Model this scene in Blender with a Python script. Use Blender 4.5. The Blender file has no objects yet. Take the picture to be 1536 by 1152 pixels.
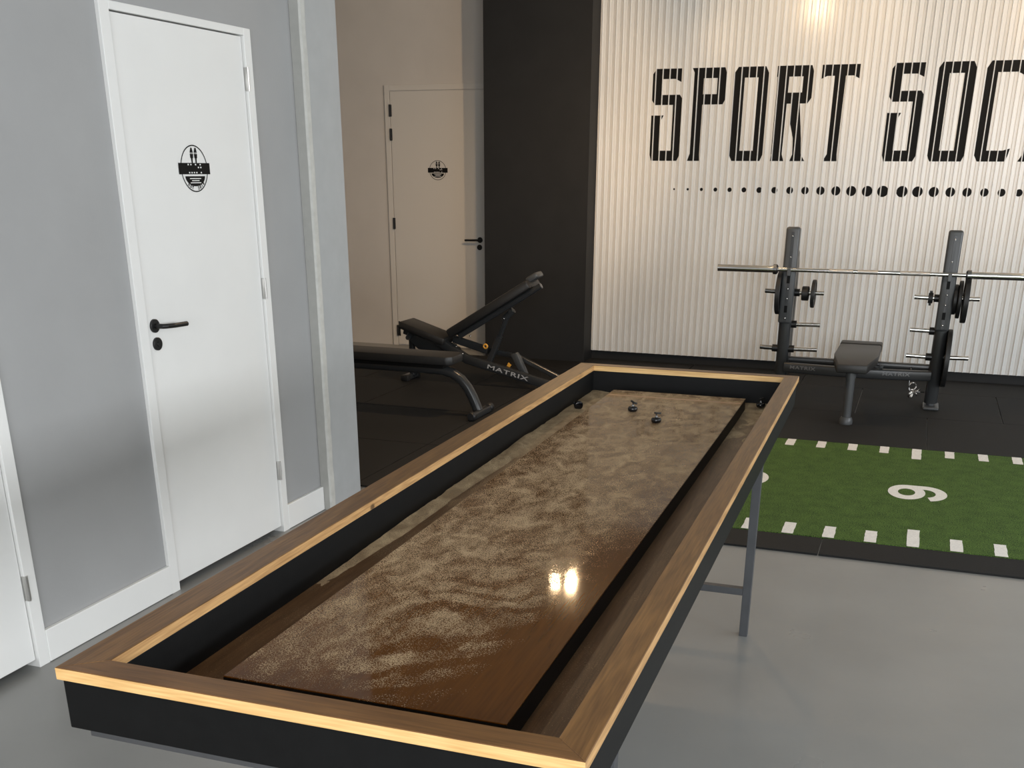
import bpy, bmesh, math, random
from mathutils import Vector, Matrix, noise
from mathutils.geometry import tessellate_polygon
random.seed(4)
S = bpy.context.scene
C = S.collection
PI = math.pi

# ------------------------------------------------------------------ camera
FPX, CX, CY = 1594.91, 776.79, 902.29
YAW, PITCH, ROLL, CAMH = 0.34613, 0.38665, 0.00499, 1.65
fw = Vector((-math.sin(YAW)*math.cos(PITCH), math.cos(YAW)*math.cos(PITCH), -math.sin(PITCH)))
rt = Vector((math.cos(YAW), math.sin(YAW), 0))
up = rt.cross(fw)
rt2 = rt*math.cos(ROLL) + up*math.sin(ROLL)
up2 = -rt*math.sin(ROLL) + up*math.cos(ROLL)
cd = bpy.data.cameras.new('camera')
cam = bpy.data.objects.new('camera', cd); C.objects.link(cam)
M3 = Matrix((rt2, up2, -fw)).transposed()
cam.matrix_world = Matrix.Translation((0, 0, CAMH)) @ M3.to_4x4()
cd.sensor_width = 36; cd.sensor_fit = 'HORIZONTAL'
cd.lens = FPX/1536*36
cd.shift_x = -(CX-768)/1536
cd.shift_y = (CY-576)/1536
cd.clip_start = .05
S.camera = cam

# ------------------------------------------------------------------ light and exposure
S.view_settings.view_transform = 'Standard'
S.view_settings.look = 'None'
S.view_settings.gamma = 1
S.view_settings.use_curve_mapping = False
S.view_settings.exposure = -0.07
W = bpy.data.worlds.new('world'); S.world = W; W.use_nodes = True
W.node_tree.nodes['Background'].inputs[0].default_value = (.75, .85, 1, 1)
W.node_tree.nodes['Background'].inputs[1].default_value = .6

def area(name, loc, rot, sx, sy, power, col, spread=180):
    l = bpy.data.lights.new(name, 'AREA'); l.shape = 'RECTANGLE'; l.size = sx; l.size_y = sy
    l.energy = power; l.color = col; l.spread = math.radians(spread)
    o = bpy.data.objects.new(name, l); C.objects.link(o); o.location = loc; o.rotation_euler = rot
    return o
def spot(name, loc, target, power, col, size=60, blend=.5, rad=.03):
    l = bpy.data.lights.new(name, 'SPOT'); l.energy = power; l.color = col
    l.spot_size = math.radians(size); l.spot_blend = blend; l.shadow_soft_size = rad
    o = bpy.data.objects.new(name, l); C.objects.link(o); o.location = loc
    d = Vector(target)-Vector(loc)
    o.rotation_euler = d.to_track_quat('-Z', 'Y').to_euler()
    return o
DAY = (.945, .975, 1)
WARM = (1, .66, .36)
# daylight through the glazed right side of the room
area('window_light', (5.30, 4.2, 1.78), (0, math.radians(90), 0), 1.14, 9.0, 345, DAY)
# daylight from the glazed front behind the camera
area('window_light', (1.2, -2.7, 1.9), (math.radians(90), 0, 0), 5.0, 1.8, 270, DAY)
# warm ceiling spots
SP1, SP2 = (-2.29, 7.18, 2.98), (-2.17, 7.19, 2.98)
SPOTS = [(SP1, (-2.4, 7.6, 0), 75, 168), (SP2, (-2.1, 7.2, 0), 45, 168), ((-1.15, 8.5, 2.98), (-1.15, 9.7, 2.75), 22, 85), ((-1.3, 6.95, 2.98), (-4.6, 9.85, 1.9), 130, 75),
         ((.9, 7.6, 2.98), (.6, 9.7, 2.5), 85, 80),
         ((-.8, -1.9, 2.98), (-.8, 1.22, .88), 115, 30)]

# ------------------------------------------------------------------ materials
def nd(nt, t, **k):
    n = nt.nodes.new(t)
    for a, b in k.items():
        if a in n.inputs: n.inputs[a].default_value = b
        else: setattr(n, a, b)
    return n
def mat(name, col, rough=.5, metal=0, noise_amt=0, nscale=8, bump=0, bscale=60, spec=.5, coat=0, stretch=(1, 1, 1), rvar=0):
    m = bpy.data.materials.new(name); m.use_nodes = True; nt = m.node_tree
    b = nt.nodes['Principled BSDF']; L = nt.links.new
    b.inputs['Base Color'].default_value = (*col, 1); b.inputs['Roughness'].default_value = rough
    b.inputs['Metallic'].default_value = metal; b.inputs['Specular IOR Level'].default_value = spec
    b.inputs['Coat Weight'].default_value = coat; b.inputs['Coat Roughness'].default_value = .08
    tc = nd(nt, 'ShaderNodeTexCoord'); mp = nd(nt, 'ShaderNodeMapping'); mp.inputs['Scale'].default_value = stretch
    L(tc.outputs['Object'], mp.inputs[0])
    if noise_amt:
        n = nd(nt, 'ShaderNodeTexNoise', Scale=nscale, Detail=6); L(mp.outputs[0], n.inputs['Vector'])
        r = nd(nt, 'ShaderNodeValToRGB')
        a, c = 1-noise_amt, 1+noise_amt
        r.color_ramp.elements[0].position = .3; r.color_ramp.elements[1].position = .7
        r.color_ramp.elements[0].color = (*[v*a for v in col], 1); r.color_ramp.elements[1].color = (*[min(1, v*c) for v in col], 1)
        L(n.outputs['Fac'], r.inputs[0]); L(r.outputs[0], b.inputs['Base Color'])
    if rvar:
        n2 = nd(nt, 'ShaderNodeTexNoise', Scale=3, Detail=4); L(mp.outputs[0], n2.inputs['Vector'])
        mr = nd(nt, 'ShaderNodeMapRange'); mr.inputs[3].default_value = rough-rvar; mr.inputs[4].default_value = rough+rvar
        L(n2.outputs['Fac'], mr.inputs[0]); L(mr.outputs[0], b.inputs['Roughness'])
    if bump:
        n3 = nd(nt, 'ShaderNodeTexNoise', Scale=bscale, Detail=5); L(mp.outputs[0], n3.inputs['Vector'])
        bp = nd(nt, 'ShaderNodeBump'); bp.inputs['Strength'].default_value = bump; bp.inputs['Distance'].default_value = .004
        L(n3.outputs['Fac'], bp.inputs['Height']); L(bp.outputs[0], b.inputs['Normal'])
    return m

m_wall = mat('grey_wall_paint', (.35, .352, .352), .5, noise_amt=.03, nscale=3, bump=.08, bscale=90, rvar=.06, spec=.35)
m_conc = mat('painted_concrete', (.39, .405, .41), .6, noise_amt=.035, nscale=12, bump=.15, bscale=45)
m_plaster = mat('chipped_plaster', (.42, .42, .395), .8, noise_amt=.04, nscale=22, bump=.4, bscale=30)
m_white = mat('white_paint', (.80, .80, .78), .32, noise_amt=.015, nscale=4, bump=.03, bscale=60)
m_warmwall = mat('off_white_wall_paint', (.62, .585, .54), .6, noise_amt=.03, nscale=3, bump=.08, bscale=80)
m_blackwall = mat('black_wall_paint', (.018, .0185, .019), .6, noise_amt=.08, nscale=5, bump=.05, spec=.25)
m_panel = mat('corrugated_white_metal', (.74, .74, .72), .24, noise_amt=.04, nscale=4, stretch=(1, 1, .3))
m_black = mat('black_vinyl', (.005, .005, .005), .6, spec=.15)
m_ceil = mat('ceiling_paint', (.5, .5, .49), .8, noise_amt=.05)
m_floor = mat('grey_floor_coating', (.245, .245, .235), .30, noise_amt=.07, nscale=2.2, bump=.04, bscale=40, rvar=.08)
m_rubber = mat('black_rubber', (.0105, .0105, .0105), .75, spec=.3, noise_amt=.25, nscale=120, bump=.35, bscale=260)
m_seam = mat('dark_subfloor', (.006, .006, .006), .9)
m_apron = mat('black_lacquered_board', (.006, .0063, .0065), .5, noise_amt=.1, nscale=30, bump=.05, bscale=200, spec=.16)
m_steel = mat('grey_painted_steel', (.06, .063, .068), .45, noise_amt=.08, nscale=20)
m_gym = mat('charcoal_powder_coat', (.030, .0315, .0325), .28, noise_amt=.1, nscale=200, bump=.03, bscale=300)
m_gymlt = mat('dark_grey_plastic', (.060, .063, .065), .36, noise_amt=.08)
m_vinyl = mat('black_upholstery', (.020, .019, .018), .45, noise_amt=.1, nscale=60, bump=.12, bscale=220)
m_chrome = mat('chrome', (.82, .80, .77), .14, 1)
m_chromed = mat('dark_chrome', (.30, .30, .30), .22, 1)
m_knurl = mat('knurled_steel', (.62, .60, .57), .32, 1, bump=.5, bscale=900)
m_iron = mat('black_rubber_coating', (.012, .012, .012), .5, bump=.05)
m_logo = mat('light_grey_print', (.42, .42, .42), .5)
m_logodim = mat('dim_grey_print', (.16, .16, .16), .5)
m_yellow = mat('yellow_orange_plastic', (.75, .36, .05), .4)
m_hinge = mat('brushed_nickel', (.55, .54, .52), .3, 1)
m_blk = mat('black_metal', (.008, .008, .008), .35)
m_stone = mat('glossy_black_stone', (.006, .006, .007), .12)
m_gap = mat('gap_shade', (.01, .01, .01), .9)

m_bulb = mat('lamp_glow', (1, .8, .5), .5); _b = m_bulb.node_tree.nodes['Principled BSDF']; _b.inputs['Emission Color'].default_value = (1, .72, .42, 1); _b.inputs['Emission Strength'].default_value = 120

def wood(name, c1, c2, axis=1, rough=.38, sc=1.0, planks=0):
    m = bpy.data.materials.new(name); m.use_nodes = True; nt = m.node_tree; L = nt.links.new
    b = nt.nodes['Principled BSDF']
    tc = nd(nt, 'ShaderNodeTexCoord'); mp = nd(nt, 'ShaderNodeMapping')
    s = [14*sc, 14*sc, 14*sc]; s[axis] = 1.3*sc
    mp.inputs['Scale'].default_value = s
    L(tc.outputs['Object'], mp.inputs[0])
    n1 = nd(nt, 'ShaderNodeTexNoise', Scale=1.6, Detail=3, Distortion=.6); L(mp.outputs[0], n1.inputs['Vector'])
    w = nd(nt, 'ShaderNodeMath', operation='MULTIPLY'); w.inputs[1].default_value = 26; L(n1.outputs['Fac'], w.inputs[0])
    sn = nd(nt, 'ShaderNodeMath', operation='SINE'); L(w.outputs[0], sn.inputs[0])
    n2 = nd(nt, 'ShaderNodeTexNoise', Scale=16, Detail=5); 
    mp2 = nd(nt, 'ShaderNodeMapping'); s2 = [16, 16, 16]; s2[axis] = .7; mp2.inputs['Scale'].default_value = s2
    L(tc.outputs['Object'], mp2.inputs[0]); L(mp2.outputs[0], n2.inputs['Vector'])
    a = nd(nt, 'ShaderNodeMath', operation='MULTIPLY_ADD'); a.inputs[1].default_value = .10; L(sn.outputs[0], a.inputs[0]); L(n2.outputs['Fac'], a.inputs[2])
    r = nd(nt, 'ShaderNodeValToRGB'); r.color_ramp.elements[0].position = .24; r.color_ramp.elements[1].position = .80
    r.color_ramp.elements[0].color = (*c1, 1); r.color_ramp.elements[1].color = (*c2, 1)
    L(a.outputs[0], r.inputs[0])
    # knots
    v = nd(nt, 'ShaderNodeTexVoronoi', Scale=3.2); mp3 = nd(nt, 'ShaderNodeMapping'); s3 = [1.4, 1.4, 1.4]; s3[axis] = .9; mp3.inputs['Scale'].default_value = s3
    L(tc.outputs['Object'], mp3.inputs[0]); L(mp3.outputs[0], v.inputs['Vector'])
    k = nd(nt, 'ShaderNodeMapRange'); k.inputs[1].default_value = .02; k.inputs[2].default_value = .045; k.inputs[3].default_value = .25; k.inputs[4].default_value = 1
    L(v.outputs['Distance'], k.inputs[0])
    mx = nd(nt, 'ShaderNodeMix'); mx.data_type = 'RGBA'; mx.blend_type = 'MULTIPLY'; mx.inputs[0].default_value = 1
    L(r.outputs[0], mx.inputs[6]); L(k.outputs[0], mx.inputs[7])
    L(mx.outputs[2], b.inputs['Base Color'])
    b.inputs['Roughness'].default_value = rough
    bp = nd(nt, 'ShaderNodeBump'); bp.inputs['Strength'].default_value = .12; bp.inputs['Distance'].default_value = .002
    L(a.outputs[0], bp.inputs['Height']); L(bp.outputs[0], b.inputs['Normal'])
    return m, nt, b, mx, tc
m_rail_y = wood('stained_pine_lengthwise', (.095, .043, .012), (.225, .115, .037), 1)[0]
m_rail_x = wood('stained_pine_crosswise', (.105, .048, .014), (.205, .10, .032), 0)[0]
m_edge_y = wood('pale_sawn_pine_edge_lengthwise', (.34, .18, .065), (.66, .40, .17), 1, .5)[0]
m_edge_x = wood('pale_sawn_pine_edge_crosswise', (.58, .34, .12), (.84, .56, .25), 0, .5)[0]

def sandy(name, base1, base2, axis, gloss, mode):
    """dark wood carrying loose sand; cover depends on where the sand lies (object space)"""
    m, nt, b, mx, tc = wood(name, base1, base2, axis, gloss)
    L = nt.links.new
    sep = nd(nt, 'ShaderNodeSeparateXYZ'); L(tc.outputs['Object'], sep.inputs[0])
    def math_(op, a, bb, c=None):
        n = nd(nt, 'ShaderNodeMath', operation=op)
        for i, v in enumerate((a, bb, c)):
            if v is None: continue
            if isinstance(v, (int, float)): n.inputs[i].default_value = v
            else: L(v, n.inputs[i])
        return n.outputs[0]
    def rng(v, a, bb, c=0., d=1.):
        n = nd(nt, 'ShaderNodeMapRange'); n.interpolation_type = 'SMOOTHSTEP'
        n.inputs[1].default_value = a; n.inputs[2].default_value = bb; n.inputs[3].default_value = c; n.inputs[4].default_value = d
        L(v, n.inputs[0]); return n.outputs[0]
    X, Y = sep.outputs[0], sep.outputs[1]
    fine = nd(nt, 'ShaderNodeTexNoise', Scale=400, Detail=3); L(tc.outputs['Object'], fine.inputs['Vector'])
    mid = nd(nt, 'ShaderNodeTexNoise', Scale=22, Detail=6, Distortion=.8)
    mpm = nd(nt, 'ShaderNodeMapping'); mpm.inputs['Scale'].default_value = (1, .55, 1); mpm.inputs['Rotation'].default_value = (0, 0, .5)
    L(tc.outputs['Object'], mpm.inputs[0]); L(mpm.outputs[0], mid.inputs['Vector'])
    big = nd(nt, 'ShaderNodeTexNoise', Scale=4.5, Detail=4, Distortion=1.2); L(tc.outputs['Object'], big.inputs['Vector'])
    if mode == 'board':
        cov = math_('ADD', rng(Y, .12, 1.0, .50, .60), rng(Y, 1.3, 2.3, 0, .06))
        # bare swept corner on the near right
        d = math_('SUBTRACT', X, math_('MULTIPLY', Y, .16))
        cov = math_('SUBTRACT', cov, math_('MULTIPLY', rng(d, .44, .60), rng(Y, .5, 1.5, .52, .0)))
        cov = math_('SUBTRACT', cov, math_('MULTIPLY', rng(X, .58, .66), rng(Y, .95, 1.7, .34, .04)))
        cov = math_('SUBTRACT', cov, math_('MULTIPLY', rng(Y, .17, .3, 1, 0), .22))
        cov = math_('SUBTRACT', cov, math_('MULTIPLY', rng(X, .19, .30, 1, 0), rng(Y, .9, 1.9, .05, .20)))
        cov = math_('ADD', cov, math_('MULTIPLY', math_('SUBTRACT', big.outputs['Fac'], .5), .45))
        cov = math_('ADD', cov, math_('MULTIPLY', math_('SUBTRACT', mid.outputs['Fac'], .5), .60))
        # sweeping finger strokes
        wv = nd(nt, 'ShaderNodeTexWave', Scale=3.2, Distortion=9, Detail=4); wv.inputs['Detail Scale'].default_value = 1.4
        mpw = nd(nt, 'ShaderNodeMapping'); mpw.inputs['Rotation'].default_value = (0, 0, 1.05); L(tc.outputs['Object'], mpw.inputs[0]); L(mpw.outputs[0], wv.inputs['Vector'])
        cov = math_('SUBTRACT', cov, math_('MULTIPLY', rng(wv.outputs['Fac'], .45, .95), math_('MULTIPLY', rng(Y, .5, 1.15, .26, .03), rng(X, .28, .42))))
    elif mode == 'gutter':
        cov = math_('ADD', math_('MULTIPLY', rng(X, .3, .5), rng(Y, 1.75, 2.7, .05, .52)), math_('MULTIPLY', rng(X, .3, .5, 1, 0), rng(Y, .5, 2.0, .08, .5)))
        cov = math_('ADD', cov, math_('MULTIPLY', math_('SUBTRACT', big.outputs['Fac'], .5), .9))
    else:
        cov = math_('ADD', .75, math_('MULTIPLY', math_('SUBTRACT', big.outputs['Fac'], .5), .3))
    s = math_('ADD', cov, math_('MULTIPLY', math_('SUBTRACT', fine.outputs['Fac'], .5), 2.5))
    mask = rng(s, .44, .60)
    sr = nd(nt, 'ShaderNodeValToRGB'); sr.color_ramp.elements[0].color = (.27, .190, .108, 1); sr.color_ramp.elements[1].color = (.56, .43, .265, 1)
    sr.color_ramp.elements[0].position = .35; sr.color_ramp.elements[1].position = .7
    L(mid.outputs['Fac'], sr.inputs[0])
    m2 = nd(nt, 'ShaderNodeMix'); m2.data_type = 'RGBA'
    mk = math_('MULTIPLY', mask, .74 if mode == 'board' else .9)
    L(mk, m2.inputs[0]); L(mx.outputs[2], m2.inputs[6]); L(sr.outputs[0], m2.inputs[7])
    L(m2.outputs[2], b.inputs['Base Color'])
    mr = nd(nt, 'ShaderNodeMapRange'); mr.inputs[3].default_value = gloss; mr.inputs[4].default_value = .62; L(mask, mr.inputs[0]); L(mr.outputs[0], b.inputs['Roughness'])
    bp = nd(nt, 'ShaderNodeBump'); bp.inputs['Strength'].default_value = .45; bp.inputs['Distance'].default_value = .0012
    hh = math_('MULTIPLY', mask, math_('ADD', .6, math_('MULTIPLY', mid.outputs['Fac'], 1.6)))
    b.inputs['Specular IOR Level'].default_value = .36
    L(hh, bp.inputs['Height']); L(bp.outputs[0], b.inputs['Normal'])
    return m
m_board = sandy('varnished_board_with_sand', (.085, .030, .003), (.120, .045, .006), 1, .055, 'board')
m_gutter = sandy('walnut_gutter_with_sand', (.060, .030, .012), (.13, .070, .032), 1, .42, 'gutter')
m_sand = sandy('loose_sand', (.14, .11, .07), (.2, .16, .1), 1, .7, 'sand')

def turf_mat():
    m = mat('green_turf', (.03, .075, .012), .8); nt = m.node_tree; L = nt.links.new; b = nt.nodes['Principled BSDF']
    tc = nd(nt, 'ShaderNodeTexCoord')
    n = nd(nt, 'ShaderNodeTexNoise', Scale=170, Detail=3); L(tc.outputs['Object'], n.inputs['Vector'])
    n2 = nd(nt, 'ShaderNodeTexNoise', Scale=14, Detail=3); L(tc.outputs['Object'], n2.inputs['Vector'])
    a = nd(nt, 'ShaderNodeMath', operation='MULTIPLY_ADD'); a.inputs[1].default_value = .18; L(n2.outputs['Fac'], a.inputs[0]); L(n.outputs['Fac'], a.inputs[2])
    r = nd(nt, 'ShaderNodeValToRGB'); r.color_ramp.elements[0].position = .42; r.color_ramp.elements[1].position = .78
    r.color_ramp.elements[0].color = (.010, .028, .004, 1); r.color_ramp.elements[1].color = (.125, .22, .045, 1)
    L(a.outputs[0], r.inputs[0]); L(r.outputs[0], b.inputs['Base Color'])
    bp = nd(nt, 'ShaderNodeBump'); bp.inputs['Strength'].default_value = .9; bp.inputs['Distance'].default_value = .006
    L(n.outputs['Fac'], bp.inputs['Height']); L(bp.outputs[0], b.inputs['Normal'])
    b.inputs['Specular IOR Level'].default_value = .2
    return m
m_turf = turf_mat()
m_mark = mat('white_turf_marking', (.82, .80, .76), .85, noise_amt=.10, nscale=120, bump=.5, bscale=180)

# ------------------------------------------------------------------ mesh helpers
def nb(): return bmesh.new()
def add_box(bm, x0, x1, y0, y1, z0, z1, bev=0, mi=0, seg=2):
    vs = [bm.verts.new(p) for p in ((x0, y0, z0), (x1, y0, z0), (x1, y1, z0), (x0, y1, z0), (x0, y0, z1), (x1, y0, z1), (x1, y1, z1), (x0, y1, z1))]
    fs = [bm.faces.new([vs[i] for i in q]) for q in ((3, 2, 1, 0), (4, 5, 6, 7), (0, 1, 5, 4), (1, 2, 6, 5), (2, 3, 7, 6), (3, 0, 4, 7))]
    for f in fs: f.material_index = mi
    if bev:
        es = list({e for f in fs for e in f.edges})
        r = bmesh.ops.bevel(bm, geom=es, offset=bev, segments=seg, affect='EDGES', profile=.5)
        for f in r['faces']: f.material_index = mi
    return vs
def add_prism(bm, pts, axis, a, b, bev=0, mi=0):
    """polygon pts (2-D) extruded along axis from a to b; 2-D coords are the remaining axes in order"""
    def P(p, t):
        q = [p[0], p[1]]; q.insert(axis, t); return q
    A = [bm.verts.new(P(p, a)) for p in pts]; B = [bm.verts.new(P(p, b)) for p in pts]
    n = len(pts)
    fs = [bm.faces.new(A[::-1]), bm.faces.new(B)]
    for i in range(n): fs.append(bm.faces.new((A[i], A[(i+1) % n], B[(i+1) % n], B[i])))
    for f in fs: f.material_index = mi
    if bev:
        es = list({e for f in fs for e in f.edges})
        bmesh.ops.bevel(bm, geom=es, offset=bev, segments=2, affect='EDGES', profile=.5)
def add_tube(bm, path, r, seg=14, prof=None, cap=True, flat=None):
    """round (or elliptical) tube swept along a path of points"""
    pts = [Vector(p) for p in path]; rings = []
    rr = r if isinstance(r, (list, tuple)) else [r]*len(pts)
    ref = None
    for i, p in enumerate(pts):
        t = ((pts[min(i+1, len(pts)-1)]-p).normalized() + (p-pts[max(i-1, 0)]).normalized()).normalized()
        if ref is None:
            ref = Vector(flat) if flat else (Vector((0, 0, 1)) if abs(t.z) < .9 else Vector((0, 1, 0)))
        u = (ref - t*ref.dot(t)).normalized(); v = t.cross(u); ref = u
        ring = []
        for k in range(seg):
            a = 2*PI*k/seg
            ca, sa = math.cos(a), math.sin(a)
            if prof:  # superellipse half sizes
                e = prof[2] if len(prof) > 2 else 2
                ca = math.copysign(abs(ca)**(2/e), ca)*prof[0]; sa = math.copysign(abs(sa)**(2/e), sa)*prof[1]
                ring.append(bm.verts.new(p+u*ca+v*sa))
            else: ring.append(bm.verts.new(p+(u*ca+v*sa)*rr[i]))
        rings.append(ring)
    for a, b in zip(rings, rings[1:]):
        for k in range(seg):
            f = bm.faces.new((a[k], a[(k+1) % seg], b[(k+1) % seg], b[k])); f.smooth = True
    if cap:
        bm.faces.new(rings[0][::-1]); bm.faces.new(rings[-1])
def arc(c, r, a0, a1, n, plane='xz', other=0):
    out = []
    for i in range(n+1):
        a = math.radians(a0+(a1-a0)*i/n); p, q = c[0]+r*math.cos(a), c[1]+r*math.sin(a)
        out.append((p, other, q) if plane == 'xz' else ((other, p, q) if plane == 'yz' else (p, q, other)))
    return out
def add_lathe(bm, prof, origin=(0, 0, 0), axis=2, seg=28):
    """prof: (radius, height) list turned about an axis through origin"""
    rings = []
    o = Vector(origin)
    for r, h in prof:
        ring = []
        for k in range(seg if r > 1e-6 else 1):
            a = 2*PI*k/seg; p = [r*math.cos(a), r*math.sin(a)]; p.insert(axis, h)
            ring.append(bm.verts.new(o+Vector(p)))
        rings.append(ring)
    for a, b in zip(rings, rings[1:]):
        for k in range(seg):
            if len(a) == 1 and len(b) == 1: continue
            if len(a) == 1: f = bm.faces.new((a[0], b[(k+1) % seg], b[k]))
            elif len(b) == 1: f = bm.faces.new((a[k], a[(k+1) % seg], b[0]))
            else: f = bm.faces.new((a[k], a[(k+1) % seg], b[(k+1) % seg], b[k]))
            f.smooth = True
def clean(bm):
    bmesh.ops.recalc_face_normals(bm, faces=bm.faces)
def obj(name, bm, mats, parent=None, loc=(0, 0, 0), smooth=False, autos=False):
    clean(bm)
    if smooth or autos:
        for f in bm.faces: f.smooth = True
    if autos:
        for e in bm.edges:
            if len(e.link_faces) == 2 and e.calc_face_angle(0) > .6: e.smooth = False
    me = bpy.data.meshes.new(name); bm.to_mesh(me); bm.free()
    for m in (mats if isinstance(mats, (list, tuple)) else [mats]): me.materials.append(m)
    o = bpy.data.objects.new(name, me); C.objects.link(o); o.location = loc
    if parent: o.parent = parent
    return o
def thing(name, label, cat, loc=(0, 0, 0), rz=0, group=None, kind=None):
    o = bpy.data.objects.new(name, None); C.objects.link(o); o.empty_display_size = .1
    o.location = loc; o.rotation_euler = (0, 0, rz); tag(o, label, cat, group, kind); return o
def tag(o, label, cat, group=None, kind=None):
    o['label'] = label; o['category'] = cat
    if group: o['group'] = group
    if kind: o['kind'] = kind
    return o
def struct(name, bm, m, label, cat, **k):
    return tag(obj(name, bm, m, **k), label, cat, kind='structure')
def sub(bm_target, fn, mtx):
    """build with fn into a temp bmesh, transform, merge"""
    t = bmesh.new(); fn(t); t.transform(mtx)
    me = bpy.data.meshes.new('tmp'); t.to_mesh(me); t.free(); bm_target.from_mesh(me); bpy.data.meshes.remove(me)
def text_mesh(body, size, mtx, stretch=1, off=0, ext=0):
    cu = bpy.data.curves.new('t', 'FONT'); cu.body = body; cu.size = size; cu.align_x = 'CENTER'; cu.align_y = 'CENTER'
    cu.offset = off; cu.extrude = ext; cu.space_character = 1.12
    o = bpy.data.objects.new('t', cu); C.objects.link(o)
    bpy.context.view_layer.update()
    me = bpy.data.meshes.new_from_object(o.evaluated_get(bpy.context.evaluated_depsgraph_get()))
    bpy.data.objects.remove(o); bpy.data.curves.remove(cu)
    bm = bmesh.new(); bm.from_mesh(me); bpy.data.meshes.remove(me)
    bm.transform(mtx @ Matrix.Diagonal((stretch, 1, 1, 1)))
    return bm

# ------------------------------------------------------------------ setting
AX, BY, FY = -2.7665, 9.726, 9.85          # left wall, corrugated wall, far white wall
LX = -2.796                                 # right side of the black wall block
CEIL = 3.3
bm = nb(); add_box(bm, -7, 6.2, -3.6, 11, -.1, 0); struct('floor', bm, m_floor, 'glossy grey coated concrete floor', 'floor')
bm = nb(); add_box(bm, -7, 6.2, -3.6, 11, CEIL, CEIL+.1); struct('ceiling', bm, m_ceil, 'grey ceiling above the room', 'ceiling')
WT = 3.3
# left wall with two door openings
D1a, D1b = 1.70, 2.66
D2a, D2b = 3.40, 4.295
bm = nb()
for y0, y1, z0 in ((-3.6, D1a, 0), (D1a, D1b, 2.165), (D1b, D2a, 0), (D2a, D2b, 2.165), (D2b, 4.66, 0)):
    add_box(bm, AX-.12, AX, y0, y1, z0, WT)
struct('wall_left', bm, m_wall, 'matt grey painted wall with two white doors', 'wall')
# concrete column at the end of the left wall: chipped plaster edge, painted face
bm = nb(); cx1 = AX+.055
add_box(bm, AX-.12, cx1, 4.66, 4.985, 0, WT, bev=.006)
o = struct('trim_1', bm, m_conc, 'pale grey concrete column at the end of the left wall', 'column')
bm = nb()
# rough plaster strip wrapping the near corner
N = 70; rows = []
for i in range(N+1):
    z = WT*i/N
    j = .006*noise.noise(Vector((z*7, 0, 0))) + (.010*noise.noise(Vector((z*25, 3, 0))) if z < .45 else .001*noise.noise(Vector((z*25, 3, 0))))
    rows.append([bm.verts.new(p) for p in ((AX+.001, 4.6550, z), (cx1-.007+j*.3, 4.6545, z), (cx1+.0025, 4.661, z), (cx1+.0028, 4.694+j, z), (cx1+.0002, 4.700+j, z))])
for a, b in zip(rows, rows[1:]):
    for k in range(4): bm.faces.new((a[k], a[k+1], b[k+1], b[k])).material_index = 0 if k < 1 else 1
m_pl2 = mat('pale_filler', (.52, .52, .49), .8, noise_amt=.07, nscale=30, bump=.7, bscale=40)
o = obj('plaster_edge', bm, [m_plaster, m_pl2], o); o['label'] = 'rough pale plaster corner strip'
# baseboards
def baseboard(name, y0, y1, label):
    bm = nb(); add_box(bm, AX, AX+.018, y0, y1, .002, .124, bev=.003); struct(name, bm, m_white, label, 'baseboard')
baseboard('baseboard_left', 2.681, 3.386, 'white baseboard between the two left wall doors')
baseboard('baseboard_left.001', 4.308, 4.653, 'short white baseboard between door and concrete column')

# far white wall, black wall block, corrugated wall
bm = nb(); add_box(bm, -7, -3.2, FY, FY+.12, 0, WT); 
struct('wall_back', bm, m_warmwall, 'off-white far wall holding the second emblem door', 'wall')
bm = nb(); add_box(bm, -3.762, LX, 9.49, FY+.12, 0, WT)
struct('wall_black', bm, m_blackwall, 'matt black wall block beside the corrugated panel', 'wall')
bm = nb(); add_box(bm, LX-.05, 6.2, BY+.03, BY+.15, 0, WT)
struct('wall_far', bm, m_blackwall, 'black wall behind the white corrugated panel', 'wall')
bm = nb(); add_box(bm, -7, -6.9, -3.6, 11, 0, WT); struct('wall_side', bm, m_warmwall, 'off-white wall out beyond the benches', 'wall')
bm = nb(); add_box(bm, AX-.12-4.1, AX-.12, 4.6, 4.72, 0, WT); struct('wall_return', bm, m_warmwall, 'wall behind the concrete column', 'wall')
# right wall with a long glazed opening, front wall with glazed opening
bm = nb()
add_box(bm, 5.0, 5.12, -3.6, 11, 0, .85); add_box(bm, 5.0, 5.12, -3.6, 11, 2.65, WT)
for y0, y1 in ((-3.6, -1.4), (7.8, 11)): add_box(bm, 5.0, 5.12, y0, y1, .85, 2.65)
struct('wall_right', bm, m_warmwall, 'right wall with long window band', 'wall')
bm = nb()
add_box(bm, -7, 6.2, -2.5, -2.4, 0, .8); add_box(bm, -7, 6.2, -2.5, -2.4, 2.8, WT)
add_box(bm, -7, -1.4, -2.5, -2.4, .8, 2.8); add_box(bm, 3.8, 6.2, -2.5, -2.4, .8, 2.8)
struct('wall_front', bm, m_warmwall, 'front wall with window opening behind the camera', 'wall')

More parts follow.
